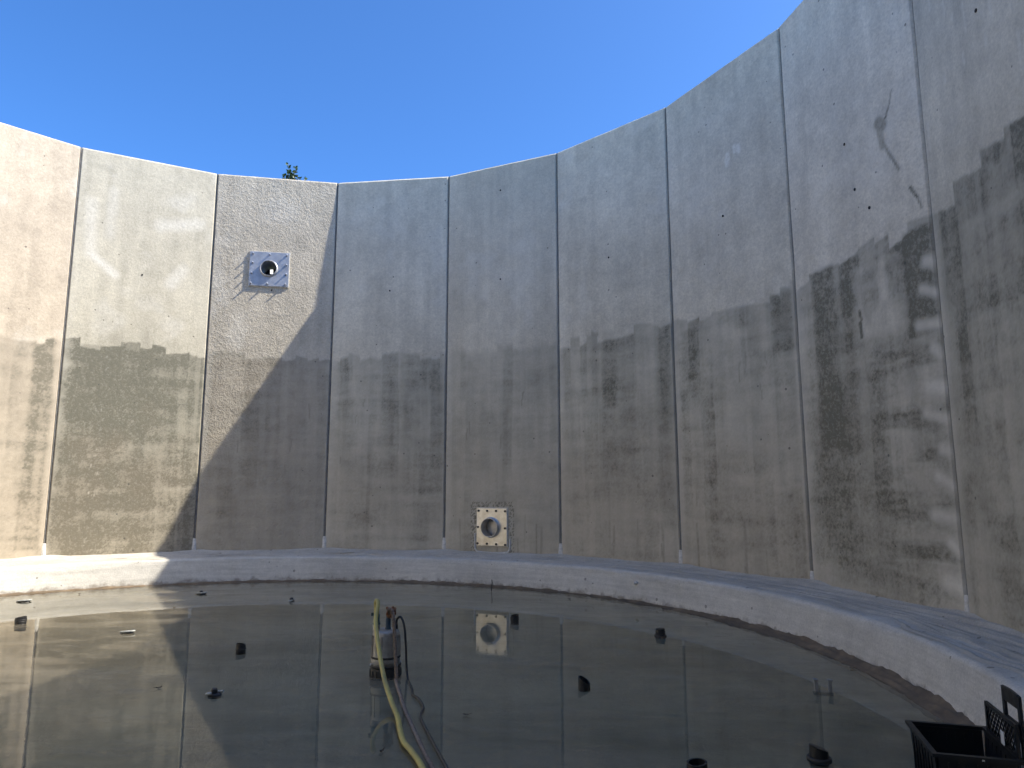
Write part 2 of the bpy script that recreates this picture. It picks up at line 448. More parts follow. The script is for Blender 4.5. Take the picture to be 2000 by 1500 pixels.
    if k == -1:
        d = d * (.6 + .6 * rect(u, z, .82, .955, .2, 4.06, .02, .03))
        w = np.maximum(w, .25 * below)
    if k == 1:
        w = np.maximum(w, .30 * rect(u, z, .05, .99, 0, 3.8, .02, .05) * (.4 + fbm(u * 7, z * 2, 3)))
    if k == 2:
        d = d + .16 * rect(u, z, .55, .98, 1.2, 3.9, .12, .2) * runs * 1.6
    if k == 4:
        d = d + .26 * rect(u, z, .42, .53, 2.6, 3.95, .03, .05) + .22 * rect(u, z, .88, .985, .6, 3.95, .04, .06) + .12 * rect(u, z, .35, .62, 1.2, 3.2, .08, .3)
    if k == 5:
        d = d + .34 * rect(u, z, .84, .985, 3.05, 3.84, .03, .04) + .25 * rect(u, z, .10, .22, 2.9, 3.70, .03, .06) + .22 * rect(u, z, .55, .66, 3.5, 3.80, .02, .04)
        for (uc, zc) in ((.55, 6.12), (.56, 6.2), (.62, 6.27), (.65, 6.24)):
            l = np.maximum(l, stroke(u, z, (uc, zc), (uc + .003, zc - .08), .040, .4) * 1.6)
    if k == 6:
        d = d + .55 * rect(u, z, .16, .34, 1.7, 3.94, .03, .04) * (.7 + .5 * fbm(u * 9, z * 1.5, 5)) + .22 * rect(u, z, .34, .46, 1.6, 3.70, .03, .1)
        d = d + .62 * rect(u, z, .83, .985, 2.75, 3.86, .02, .04) * (.8 + .4 * fbm(u * 8, z * 2, 6))
        d = d + .42 * rect(u, z, .60, 1.0, .25, 2.8, .12, .3) * sstep(.35, .62, wavy) + .25 * rect(u, z, .12, .62, .3, 2.3, .1, .4)
        d = d * (1 - .75 * rect(u, z, .50, .80, 2.9, 3.72, .05, .08) * sstep(.35, .6, fbm(u * 12, z * 1.2, 8)))
        for i in range(11):                                   # rubbed pale scallops along the right joint
            zc = 3.45 - i * .315
            e = stroke(u, z, (.985, zc), (.950 - .035 * (i % 3), zc + .03 + .05 * (i % 2)), .105 - .02 * (i % 2), .05)
            d = d * (1 - .8 * e); l = np.maximum(l, .52 * e * (.5 + fbm(u * 20, z * 9, 31)))
        for a, b, r, v in (((.742, 5.24), (.765, 5.18), .075, .62), ((.742, 5.20), (.758, 4.95), .048, .5), ((.756, 5.02), (.80, 4.78), .020, .6),
                           ((.80, 4.8), (.845, 4.58), .018, .7), ((.79, 5.24), (.815, 5.34), .016, .8), ((.82, 5.35), (.84, 5.5), .012, .6),
                           ((.90, 4.32), (.935, 4.18), .018, .9), ((.935, 4.18), (.955, 4.05), .014, .7), ((.515, 3.22), (.525, 3.12), .022, 1.), ((.515, 3.08), (.52, 2.93), .03, 1.)):
            d = np.maximum(d, v * stroke(u, z, a, b, r))
    if k == 7:
        d = d + .16 * rect(u, z, .08, .24, 1.0, 3.9, .05, .1)
        for i in range(22):
            uc = rng.uniform(.02, .9); zc = rng.uniform(4.6, 7.2)
            l = np.maximum(l, .5 * stroke(u, z, (uc, zc), (uc + .004, zc - rng.uniform(.05, .3)), .02))
    if k in (4, 5, 3):                                        # little runs of silt near the foot
        for i in range(9):
            uc = rng.uniform(.06, .95); zc = rng.uniform(.25, .75)
            d = np.maximum(d, rng.uniform(.35, .7) * stroke(u, z, (uc, zc), (uc + rng.normal(0, .006), .05), .018))
    if k == 3:                                                # spatter round the lower pipe plate
        m = rect(u, z, .24, .62, .05, .99, .01, .01) * (1 - rect(u, z, .295, .575, .0, .88, .004, .01))
        d = np.maximum(d, m * (rng.random(u.shape) > .66) * 1.0)
    # scratches and crayon marks
    for i in range(5):
        uc = rng.uniform(.1, .9); zc = rng.uniform(.8, 3.2)
        d = np.maximum(d, .55 * stroke(u, z, (uc, zc), (uc + rng.normal(0, .01), zc - rng.uniform(.08, .3)), .014))
    l = np.clip(l, 0, 1); d = d * (1 - .85 * sstep(.35, .9, l))
    return np.clip(d, 0, 1), np.clip(w, 0, 1), l

def make_panel(k, visible):
    nx, nz = ((108, 340) if 0 <= k <= 7 else (72, 230)) if visible else (12, 40)
    xs = np.concatenate([[-W / 2 + GAP], np.linspace(-W / 2 + GAP + CH, W / 2 - GAP - CH, nx), [W / 2 - GAP]])
    zs = np.concatenate([np.linspace(-.05, H - .034, nz), [H]])
    ys = np.zeros((len(zs), len(xs)))
    X, Z = np.meshgrid(xs, zs)
    r = 40 + k
    ys += (fbm(X * .9, Z * .7, r, 3) - .5) * .012 + (fbm(X * 9, Z * 9, r + 3, 2) - .5) * (.005 if k == 1 else .0022)
    chip = (fbm(Z * 5, Z * 0 + 3, r + 7, 3) - .5) * .014
    ys[:, 0] = CH + np.abs(chip[:, 0]) * .6; ys[:, -1] = CH + np.abs(chip[:, -1]) * .6
    ys[-1, :] = .030 + (fbm(xs * 6, xs * 0, r + 5, 3) - .5) * .010
    jag = (fbm(xs * 9, xs * 0 + 9, r + 6, 3) - .5) * .014
    Z = Z.copy(); Z[-2, :] += jag; Z[-1, :] += 0
    V = np.stack([X, ys, Z], -1).reshape(-1, 3)
    n = len(xs); m = len(zs)
    faces = []
    hole = PIPES.get(k)
    for j in range(m - 1):
        for i in range(n - 1):
            if hole:
                cx = (xs[i] + xs[i + 1]) / 2 - (hole[0] - .5) * W; cz = (zs[j] + zs[j + 1]) / 2 - hole[1]
                if math.hypot(cx, cz) < hole[2] + .03: continue
            faces.append((j * n + i, j * n + i + 1, (j + 1) * n + i + 1, (j + 1) * n + i))
    nv = len(V)
    # outer box: sides, top, back (back keeps a bore for the pipe)
    oy = TH; hw = W / 2 - GAP + TH * math.tan(A / 2)
    back = [(-hw, oy, -.3), (hw, oy, -.3), (hw, oy, H), (-hw, oy, H)]
    V2 = list(map(tuple, V)) + back
    b0, b1, b2, b3 = nv, nv + 1, nv + 2, nv + 3
    if not hole:
        faces.append((b1, b0, b3, b2))
    else:
        hx, hz_, hr = (hole[0] - .5) * W, hole[1], hole[2] + .012
        base = len(V2); q = 40
        for i in range(q):
            a = 2 * pi * i / q; V2.append((hx + hr * math.cos(a), oy, hz_ + hr * math.sin(a)))
        # square ring round the bore, then four strips
        sq = len(V2); e = hr + .02
        for i in range(q):
            a = 2 * pi * i / q; c_, s_ = math.cos(a), math.sin(a); f = e / max(abs(c_), abs(s_)); V2.append((hx + f * c_, oy, hz_ + f * s_))
        for i in range(q): faces.append((base + i, base + (i + 1) % q, sq + (i + 1) % q, sq + i))
        def qd(x0, x1, z0, z1):
            o = len(V2); V2.extend([(x0, oy, z0), (x1, oy, z0), (x1, oy, z1), (x0, oy, z1)]); faces.append((o + 1, o, o + 3, o + 2))
        qd(-hw, hx - e, -.3, H); qd(hx + e, hw, -.3, H); qd(hx - e, hx + e, -.3, hz_ - e); qd(hx - e, hx + e, hz_ + e, H)
    # top, bottom, sides
    t0 = (m - 1) * n
    faces.append(tuple([t0 + i for i in range(n)]) + (b2, b3))
    faces.append(tuple([i for i in range(n)][::-1]) + (b0, b1))
    faces.append(tuple([j * n for j in range(m)]) + (b3, b0))
    faces.append(tuple([j * n + n - 1 for j in range(m)][::-1]) + (b1, b2))
    me = bpy.data.meshes.new('wall_panel'); me.from_pydata(V2, [], faces)
    me.materials.append(M_wall)
    V2 = np.array(V2)
    u = V2[:, 0] / W + .5; z = V2[:, 2]
    d, w, l = paint(k, u, z)
    d[nv:] = .1; w[nv:] = 0; l[nv:] = 0
    st = np.stack([d, w, l, np.ones_like(d)], -1).astype(np.float32)
    a1 = me.color_attributes.new('stain', 'FLOAT_COLOR', 'POINT'); a1.data.foreach_set('color', st.ravel())
    tn = np.array(EVENED_TONE.get(k, (.345, .345, .338)))
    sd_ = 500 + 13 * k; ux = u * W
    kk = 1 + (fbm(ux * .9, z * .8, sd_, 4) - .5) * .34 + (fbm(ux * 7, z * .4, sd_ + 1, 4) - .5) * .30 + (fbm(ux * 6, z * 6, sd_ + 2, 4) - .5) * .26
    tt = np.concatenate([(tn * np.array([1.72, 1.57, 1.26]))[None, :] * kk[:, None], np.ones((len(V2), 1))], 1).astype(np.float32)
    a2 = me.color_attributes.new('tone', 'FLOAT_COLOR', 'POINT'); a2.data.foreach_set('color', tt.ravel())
    a3 = me.attributes.new('relief', 'FLOAT', 'POINT'); a3.data.foreach_set('value', np.full(len(V2), 1.0 if k == 1 else .12, np.float32))
    me.polygons.foreach_set('use_smooth', [False] * len(me.polygons))
    me.update()
    o = bpy.data.objects.new('wall_panel', me); col.objects.link(o)
    loc, rz = panel_frame(k); o.location = loc; o.rotation_euler = (0, 0, rz); o.parent = tank
    return o

panels = {}
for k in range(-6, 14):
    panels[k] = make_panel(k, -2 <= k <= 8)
panels[1]['label'] = 'rough-faced panel with the upper pipe plate'

# lifting-anchor holes as near-black discs, their inner shade painted; sub-parts of their panels
hole_proto = None
for k, u, z in ((0, .49, 5.31), (1, .49, 5.235), (2, .50, 5.24), (3, .50, 5.28), (3, .50, 7.11), (4, .49, 5.27), (5, .50, 5.28), (6, .50, 5.28), (6, .64, 4.35), (7, .48, 5.33), (6, .55, 4.66)):
    if hole_proto is None:
        b = MB(); n = 14; r = .0155
        vs = [(0, .0, 0)] + [(r * math.cos(2 * pi * i / n), -.0015, r * 1.15 * math.sin(2 * pi * i / n)) for i in range(n)]
        vs[0] = (0, -.001, 0)
        b.add(vs, [(0, 1 + i, 1 + (i + 1) % n) for i in range(n)])
        b.add([(r * 1.02 * math.cos(2 * pi * i / n), y, r * 1.15 * math.sin(2 * pi * i / n)) for y in (-.0015, .03) for i in range(n)],
              [(i, (i + 1) % n, n + (i + 1) % n, n + i) for i in range(n)])
        o = b.build('anchor_hole_disc', M_hole); hole_proto = o
    else:
        o = hole_proto.copy(); col.objects.link(o)
    o.parent = panels[k]; o.location = ((u - .5) * W, -.006, z)

# joint seals (recessed) and mortar patches at their feet
sb = MB(); nz = 120
zz = np.linspace(-.05, H - .01, nz); vs = []; fs = []
for j, z in enumerate(zz):
    wv = (vnoise(z * 2.1, 0.0, 5) - .5) * .004; dp = (vnoise(z * 3.3, 7.0, 6) - .5) * .006
    for x, y in ((-.020, .034), (-.011, .024 + dp), (.000 + wv, .012 + dp), (.010, .026), (.020, .038)):
        vs.append((x, y, z))
for j in range(nz - 1):
    for i in range(4): fs.append((j * 5 + i, j * 5 + i + 1, (j + 1) * 5 + i + 1, (j + 1) * 5 + i))
sb.add(vs, fs, True)
seal0 = None; patch0 = None
for k in range(-6, 14):
    a = PH + k * A
    if seal0 is None: o = seal0 = sb.build('joint_seal', M_seal)
    else: o = seal0.copy(); col.objects.link(o)
    o.parent = tank; o.location = (RC * math.sin(a), RC * math.cos(a), 0); o.rotation_euler = (0, 0, -a)
    b = MB(); hh = .22 + .14 * random.random(); ww = .038 + .018 * random.random(); vs = []; fs = []; mm = 9
    for j in range(mm):
        t = j / (mm - 1); z = -.03 + hh * t
        e = ww * (1.35 - .5 * t) * (1 + .25 * (random.random() - .5))
        for x, y in ((-e, .006), (-e * .6, -.016), (0, -.026), (e * .6, -.017), (e, .006)):
            vs.append((x + .006 * (random.random() - .5), y * (1 - .6 * t ** 3) + .004 * random.random(), z))
    for j in range(mm - 1):
        for i in range(4): fs.append((j * 5 + i, j * 5 + i + 1, (j + 1) * 5 + i + 1, (j + 1) * 5 + i))
    fs.append(tuple((mm - 1) * 5 + i for i in range(5)))
    b.add(vs, fs, False)
    b.build('joint_patch', M_patch, tank, (RC * math.sin(a), RC * math.cos(a), 0), -a)

# kerb ring: vertical face with a rounded, chipped arris
def ring(name, prof, m, seg=420, relief=None, parent=tank, smooth=True, closed=False):
    k = len(prof); vs = []; fs = []
    th = np.arange(seg) * 2 * pi / seg
    for q, (r, z) in enumerate(prof):
        rr = np.full(seg, r); zz_ = np.full(seg, z)
        if relief is not None:
            dr, dz = relief(q, th, r, z); rr = rr + dr; zz_ = zz_ + dz
        vs.append(np.stack([rr * np.sin(th), rr * np.cos(th), zz_], -1))
    vs = np.concatenate(vs)
    for q in range(k - 1):
        for i in range(seg):
            j = (i + 1) % seg
            fs.append((q * seg + i, q * seg + j, (q + 1) * seg + j, (q + 1) * seg + i))
    b = MB(); b.add(vs.tolist(), fs, smooth); return b.build(name, m, parent)
def per(th, f, seed, y=0.0):            # noise periodic in the angle
    return vnoise(np.sin(th) * f + 50, np.cos(th) * f + 50 + y, seed)
kprof = [(KR_BOT, ZF - .1), (KR_BOT + .004, ZW + .05), (KR_BOT + .02, ZW + .14), (KR_BOT + .038, ZW + .23), (KR_BOT + .056, ZW + .31),
         (KR_TOP - .018, -.055), (KR_TOP - .008, -.03), (KR_TOP + .012, -.012), (KR_TOP + .04, -.006), (7.05, -.002), (7.3, .0), (RC + .1, .0)]
def kerb_relief(q, th, r, z):
    a = (per(th, 9, 60 + q) - .5) * .014 + (per(th, 60, 70 + q) - .5) * .010
    if q in (6, 7): a = a + (per(th, 130, 90) - .5) * .012
    return (a if q < 9 else a * 0), (a * .4 if 5 <= q < 9 else a * 0)
ring('base_kerb', kprof, M_kerb, 420, kerb_relief)
# mortar fillet trowelled between the kerb top and the panels: long ridges running round
fprof = []; nf = 44
for i in range(nf):
    t = i / (nf - 1); r = KR_TOP + .10 + (RC - .02 - KR_TOP - .10) * t
    fprof.append((r, -.004 + .012 * min(1, t * 8) + .075 * max(0, (t - .55) / .45) ** 1.6))
def fillet_relief(q, th, r, z):
    t = q / (nf - 1)
    a = (per(th, 10, 200, q * .35) - .5) * .05 + (per(th, 30, 210, q * 1.9) - .5) * .028
    e = (per(th, 14, 230) - .5) * .16 + (per(th, 50, 231) - .5) * .05
    g = min(1, t * 6)
    a = a + (_hash(np.array([q // 2]), np.array([3]), 5)[0] - .5) * .028 * (per(th, 6, 260, q * .2) + .3) + (per(th, 22, 270 + q // 3) - .5) * .022
    return (e * (1 - t) if q < 16 else e * 0), (a * g * (1 - .6 * t))
ring('mortar_fillet', fprof, M_fillet, 520, fillet_relief)

# silt bank along the kerb foot
sprof = []; ns = 12
for i in range(ns):
    t = i / (ns - 1); sprof.append((KR_BOT + .03 - .20 * (1 - t), ZW - .03 + .055 * t ** 1.1))
def silt_relief(q, th, r, z):
    t = q / (ns - 1)
    big = per(th, 5, 300); right = np.clip(np.sin(th + .2), 0, 1) ** 1.2
    a = (big - .42) * .05 + (per(th, 40, 310 + q) - .5) * .034 + (per(th, 140, 330 + q) - .5) * .030 + right ** 2 * .045 - .012
    return (per(th, 70, 350 + q) - .5) * .03 * (1 - t), a * (.35 + .65 * t)
silt = ring('silt_bank', sprof, M_silt, 640, silt_relief, None)
tag(silt, 'brown silt washed up along the foot of the kerb', 'silt', kind='stuff')

# ------------------------------------------------------------------ flanged pipes through the wall
RX = Matrix.Rotation(pi / 2, 4, 'X')       # lathe axis z -> local -y (towards the inside)
def bolt_mesh(name, m, length, r=.014, nut=.020):
    b = MB()
    b.lathe([(0, length), (r * .8, length), (r, length - .004), (r, 0)], 10, M=RX)
    b.lathe([(0, .020), (nut, .020), (nut * 1.08, .016), (nut * 1.08, 0)], 6, M=RX, smooth=False)
    return b.build(name, m)
def flange(k, u, z, pu0, pu1, pz0, pz1, rad, stick, yplate, mplate, mpipe, bolts, blen, mbolt, name, label):
    loc, rz = panel_frame(k); base = panel_point(k, u, z)
    root = empty(name, base, rz); tag(root, label, 'pipe')
    x0, x1 = (pu0 - u) * W, (pu1 - u) * W; z0, z1 = pz0 - z, pz1 - z
    # plate with a round bore
    b = MB(); q = 48; vs = []; cx, cz = (x0 + x1) / 2, (z0 + z1) / 2; hx, hz_ = (x1 - x0) / 2, (z1 - z0) / 2
    for y in (-yplate - .016, -yplate):
        for i in range(q):
            a = 2 * pi * i / q; vs.append(((rad - .004) * math.cos(a), y, (rad - .004) * math.sin(a)))
        for i in range(q):
            a = 2 * pi * i / q; c_, s_ = math.cos(a), math.sin(a)
            f = min(((x1 if c_ > 0 else x0) / c_) if abs(c_) > 1e-6 else 9, ((z1 if s_ > 0 else z0) / s_) if abs(s_) > 1e-6 else 9)
            vs.append((f * c_, y, f * s_))
    # snap nearest samples to the true corners
    for cxx, czz in ((x0, z0), (x1, z0), (x1, z1), (x0, z1)):
        best = min(range(q), key=lambda i: abs((math.atan2(czz, cxx) - 2 * pi * i / q + pi) % (2 * pi) - pi))
        for off, y in ((q, -yplate - .016), (3 * q, -yplate)): vs[off + best] = (cxx, y, czz)
    fs = []
    for i in range(q):
        j = (i + 1) % q
        fs += [(i, j, q + j, q + i), (2 * q + j, 2 * q + i, 3 * q + i, 3 * q + j), (q + i, q + j, 3 * q + j, 3 * q + i), (j, i, 2 * q + i, 2 * q + j)]
    b.add(vs, fs); b.build('flange_plate', mplate, root)
    # gasket / packer behind the plate
    b = MB(); e = .014
    for (ax, az, bx, bz) in ((x0 - e, z0 - e, x1 + e, z0 + .03), (x0 - e, z1 - .03, x1 + e, z1 + e), (x0 - e, z0 + .03, x0 + .03, z1 - .03), (x1 - .03, z0 + .03, x1 + e, z1 - .03)):
        b.box(((ax + bx) / 2, -yplate / 2 + .006, (az + bz) / 2), ((bx - ax) / 2, yplate / 2 + .0045, (bz - az) / 2))
    b.build('gasket_frame', M_patch, root)
    # pipe through the wall
    b = MB(); t = .012; L = .50
    b.lathe([(rad, -L), (rad, stick + yplate - .004), (rad - .003, stick + yplate), (rad - t + .002, stick + yplate), (rad - t, stick + yplate - .003), (rad - t, -L)], 48, M=RX)
    b.build('pipe', mpipe, root)
    # weld bead between pipe and plate
    b = MB(); vs = []
    b.lathe([(rad + .016, yplate + .0175), (rad + .008, yplate + .026), (rad - .001, yplate + .032)], 48, M=RX); b.build('weld_bead', mplate, root)
    proto = None
    for bx, bz in bolts:
        if proto is None: proto = o = bolt_mesh('stud_bolt', mbolt, blen)
        else: o = proto.copy(); col.objects.link(o)
        o.parent = root; o.location = (x0 + (x1 - x0) * bx, -yplate - .016, z0 + (z1 - z0) * bz); o.rotation_euler = (0, random.random() * 3, 0)
    return root
upb = [(.07, .94), (.5, .93), (.94, .93), (.07, .67), (.94, .64), (.06, .36), (.94, .36), (.05, .06), (.47, .06), (.93, .06)]
up = flange(1, .46, 5.675, .305, .622, 5.31, 6.02, .165, .07, .022, M_galv, M_galv, upb, .060, M_boltl, 'flanged_pipe',
            'galvanised square pipe plate with long studs high on the sunlit rough panel')
lob = [(.06, .93), (.35, .93), (.65, .93), (.95, .925), (.045, .49), (.945, .47), (.03, .05), (.345, .045), (.655, .04), (.95, .03)]
lo = flange(3, .425, .515, .302, .562, .185, .866, .175, .10, .012, M_stain, M_stain, lob, .024, M_bolt, 'flanged_pipe',
            'stainless steel pipe stub with bolted plate low on the shaded wall')
# blind ends: dark elbow outside
b = MB(); b.lathe([(0, -.075), (.10, -.080), (.150, -.10), (.164, -.13)], 40, M=RX); b.build('end_cap', M_pipe_in, lo)
b = MB(); q = .154
# upper pipe looks through to a black slotted cap, the slot brightened by an added plate
bx0, bx1, bz0, bz1 = -.052, .008, .045, .142
for (ax, az, ex, ez) in ((-q, -q, bx0, q), (bx1, -q, q, q), (bx0, bz1, bx1, q), (bx0, -q, bx1, bz0)):
    b.box(((ax + ex) / 2, .487, (az + ez) / 2), ((ex - ax) / 2, .006, (ez - az) / 2))
b.build('end_cap', M_blackw, up)
b = MB()
b.box((-.13, 1.15, .32), (.17, .02, .22), .75); b.build('sun_catch_plate', M_white, up)  # white plate added outside, angled so its sunlit face shows in the slot
# mortar frame under the lower plate
b = MB(); base = panel_point(3, .432, .10); loc, rz = panel_frame(3)
vs = []; pts = [(-.36, .30), (-.365, .12), (-.355, .02), (-.32, -.035), (-.2, -.05), (0, -.052), (.2, -.05), (.32, -.035), (.36, .02), (.37, .12), (.365, .22)]
b.tube([(x, -.004, z) for x, z in pts], [.010, .014, .017, .02, .02, .018, .02, .022, .018, .014, .008], 8)
b.build('mortar_lip', M_patch, tank, base, rz)

# ------------------------------------------------------------------ pump, hose, rope, cable
PX, PY = 2.305, .355
pump = empty('submersible_pump', (PX, PY, ZF), .15); pump.scale = (.92, .92, 1)
tag(pump, 'dirty aluminium submersible pump standing in the shallow water', 'pump')
b = MB(); b.lathe([(0, .0), (.146, .0), (.150, .012), (.150, .075), (.143, .085), (.143, .095), (.152, .098), (.152, .112), (.12, .114)], 36)
for i in range(18):
    a = 2 * pi * i / 18; b.box((.150 * math.cos(a), .150 * math.sin(a), .043), (.006, .009, .028), a)
b.build('strainer_base', M_blackw, pump)
b = MB(); b.lathe([(.128, .108), (.140, .115), (.141, .16), (.137, .19), (.134, .30), (.130, .385), (.120, .405), (.098, .412), (0, .414)], 40)
for i in range(14):
    a = 2 * pi * i / 14
    b.box((.136 * math.cos(a), .136 * math.sin(a), .27), (.006, .005, .095), a)
b.build('motor_housing', M_alu, pump)
b = MB(); b.lathe([(.1415, .17), (.1445, .173), (.1445, .186), (.1405, .189)], 36); b.build('clamp_band', M_blackw, pump)
for i in range(6):
    a = .4 + 2 * pi * i / 6
    b = MB(); b.lathe([(0, .126), (.012, .126), (.013, .122), (.013, .110)], 8, (.146 * math.cos(a), .146 * math.sin(a), 0)); b.build('base_bolt', M_boltl, pump)
OX = -.098
b = MB(); b.lathe([(.034, .395), (.034, .455), (.030, .462)], 18, (OX, -.01, 0)); b.build('discharge_spigot', M_alu, pump)
b = MB(); b.lathe([(.030, .455), (.040, .458), (.042, .466), (.032, .474), (.030, .52), (.033, .525), (.033, .54), (.026, .55), (.026, .575)], 18, (OX, -.01, 0))
b.box((OX - .042, -.01, .545), (.012, .008, .014), .3); b.build('hose_coupling', M_green, pump)
b = MB(); b.lathe([(.030, .410), (.030, .425), (.025, .43), (.025, .50), (.019, .508), (.019, .53), (.0, .53)], 16, (.015, .0, 0)); b.build('cable_gland', M_blue, pump)
b = MB(); b.tube(spline([(.01, .07, .40), (.0, .075, .47), (.03, .05, .555), (.07, .0, .57), (.075, -.05, .545), (.078, -.06, .47), (.08, -.06, .40)], 6), .012, 10); b.build('lifting_handle', M_boltl, pump)
b = MB(); b.lathe([(.024, .41), (.024, .44), (.018, .46), (0, .46)], 14, (.085, .03, 0)); b.build('terminal_cap', M_blackw, pump)

ca, sa = math.cos(.15), math.sin(.15)
def pl(x, y, z): return (PX + x * ca - y * sa, PY + x * sa + y * ca, ZF + z)
hx_, hy_, _ = pl(OX, -.01, 0)
hp = [pl(OX, -.01, .555), pl(OX, -.01, .62), (hx_ - .002, hy_ + .0, .185), (hx_ + .012, hy_ - .022, .212), (hx_ + .035, hy_ - .06, .185), (2.265, .14, .065), (2.36, -.10, -.09), (2.50, -.42, -.26),
      (2.63, -.68, -.365), (2.72, -.86, -.405), (2.79, -1.06, -.413), (2.853, -1.258, -.412), (2.915, -1.42, -.412), (2.99, -1.55, -.412), (3.105, -1.78, -.412), (3.25, -2.15, -.412), (3.5, -2.9, -.412), (3.4, -4.2, -.412), (3.0, -5.4, -.412), (2.9, -6.0, -.41)]
b = MB(); b.tube(spline(hp, 9), .0185, 14)
ho = b.build('yellow_hose', M_hose); tag(ho, 'yellow discharge hose rising from the pump and trailing across the water', 'hose')
# twisted rope
def strand_rope(path, r, off, pitch, ns=3):
    b = MB(); P = spline(path, 14); L = 0; pts = [[] for _ in range(ns)]
    # resample evenly
    Q = [P[0]]; acc = 0
    for p0, p1 in zip(P, P[1:]):
        d = (p1 - p0).length
        n = max(1, int(d / .012))
        for i in range(1, n + 1): Q.append(p0.lerp(p1, i / n))
    u = Vector((0, 0, 1)); s = 0
    for i in range(len(Q)):
        T = (Q[min(i + 1, len(Q) - 1)] - Q[max(i - 1, 0)]).normalized()
        u = (u - T * u.dot(T)); u = u.normalized() if u.length > 1e-4 else T.orthogonal().normalized()
        w = T.cross(u)
        if i: s += (Q[i] - Q[i - 1]).length
        for k in range(ns):
            a = 2 * pi * (s / pitch + k / ns); pts[k].append(Q[i] + (u * math.cos(a) + w * math.sin(a)) * off)
    for k in range(ns): b.tube(pts[k], r, 5)
    return b
rp = [pl(.035, -.045, .555), pl(.02, -.07, .60), pl(.06, -.09, .575), pl(.085, -.13, .42), pl(.105, -.18, .22), pl(.12, -.22, .06), (2.47, .10, ZF + .025), (2.625, -.35, ZF + .025), (2.74, -.68, ZF + .025), (2.883, -1.047, ZF + .025), (3.03, -1.42, ZF + .025),
      (3.172, -1.761, ZF + .025), (3.45, -2.4, ZF + .025), (3.7, -3.5, ZF + .025), (3.6, -4.8, ZF + .025)]
ro = strand_rope(rp, .0088, .0088, .07).build('lifting_rope', M_rope); tag(ro, 'brown twisted lifting rope running from the pump handle over the water', 'rope')
b = MB()
for i in range(5):
    c = Vector(pl(.035 + .012 * (i % 2), -.03 - .008 * i, .555 + .008 * (i % 3)))
    pts = [c + Vector((.030 * math.cos(t) * (1 + .2 * (i % 2)), .016 * math.sin(t), .034 * math.sin(t + i) + .004 * i)) for t in np.linspace(0, 2 * pi, 16)]
    b.tube(pts, .0095, 6)
b.build('rope_knot', M_ropeo, ro)
cp = [pl(.085, .03, .455), pl(.095, .015, .50), pl(.13, -.01, .515), pl(.165, -.05, .44), pl(.185, -.08, .28), pl(.195, -.10, .12), (2.549, .203, ZF + .022), (2.65, -.08, ZF + .022), (2.70, -.26, ZF + .022), (2.78, -.40, ZF + .03), (2.865, -.62, ZF + .03), (2.90, -.86, ZF + .028),
      (3.084, -1.335, ZF + .028), (3.254, -1.754, ZF + .028), (3.6, -2.6, ZF + .026), (3.9, -3.8, ZF + .026), (3.8, -5.2, ZF + .026)]
b = MB(); b.tube(spline(cp, 9), .0105, 10)
co = b.build('power_cable', M_cable); tag(co, 'black power cable leaving the pump and trailing beside the rope', 'cable')

# ------------------------------------------------------------------ black pipe stubs and clips standing out of the water
def stub(x, y, r, h, slope, rot, label, flange_ring=True, cap=False, ribs=0):
    root = empty('pipe_stub', (x, y, ZF), rot)
    tag(root, label, 'pipe stub', 'black pipe stubs standing in the water')
    n = 28; b = MB(); hh = h + (ZW - ZF)
    vs = []; fs = []
    for (rr, lvl) in ((r, 0), (r, .5), (r * .985, 1), (r * .80, 1), (r * .78, .5), (r * .78, 0)):
        for i in range(n):
            a = 2 * pi * i / n; zt = hh + slope * math.cos(a) * r
            vs.append((rr * math.cos(a), rr * math.sin(a), zt * lvl if lvl < 1 else zt))
    for q in range(5):
        for i in range(n): fs.append((q * n + i, q * n + (i + 1) % n, (q + 1) * n + (i + 1) % n, (q + 1) * n + i))
    b.add(vs, fs, False)
    b.build('pipe_wall', M_black, root)
    if cap:
        c = MB(); c.add([(r * .97 * math.cos(2 * pi * i / n), r * .97 * math.sin(2 * pi * i / n), hh + slope * math.cos(2 * pi * i / n) * r * .97 + .004) for i in range(n)], [tuple(range(n))]); c.build('cap_disc', M_black, root)
    for j in range(ribs):
        c = MB(); z0 = hh * (.45 + .4 * j / max(1, ribs)); c.lathe([(r - .001, z0), (r + .006, z0 + .003), (r + .006, z0 + .009), (r - .001, z0 + .012)], n); c.build('rib', M_blackw, root)
    if flange_ring:
        c = MB(); z0 = ZW - ZF + .002; c.lathe([(r - .002, z0 + .012), (r + .012, z0 + .012), (r + .017, z0 + .006), (r + .017, z0 - .012), (r, z0 - .016)], n); c.build('collar', M_blackw, root)
    return root
stub(.579, 1.113, .048, .072, -.15, .2, 'black pipe stub in the water left of the pump, upright and square-topped', False, False, 1)
stub(3.239, 2.975, .052, .085, .2, .4, 'black pipe stub beside the reflection of the lower pipe plate', False, False, 2)
stub(4.959, 2.27, .052, .075, .1, .0, 'ribbed black pipe stub near the kerb right of the pump', True, True, 2)
stub(4.083, .076, .050, .060, -.55, -.3, 'black pipe stub cut off at a slant, between pump and crate', False, False, 0)
stub(5.507, -1.407, .056, .062, -.35, .2, 'black capped pipe stub with a collar, just left of the crate', True, True, 0)
stub(4.728, -1.685, .060, .055, .1, .5, 'black pipe stub cut by the bottom edge of the picture', False, False, 0)
stub(-2.873, 2.349, .062, .080, .12, .3, 'ribbed black pipe stub at the far left edge in the sunlit water', False, False, 2)

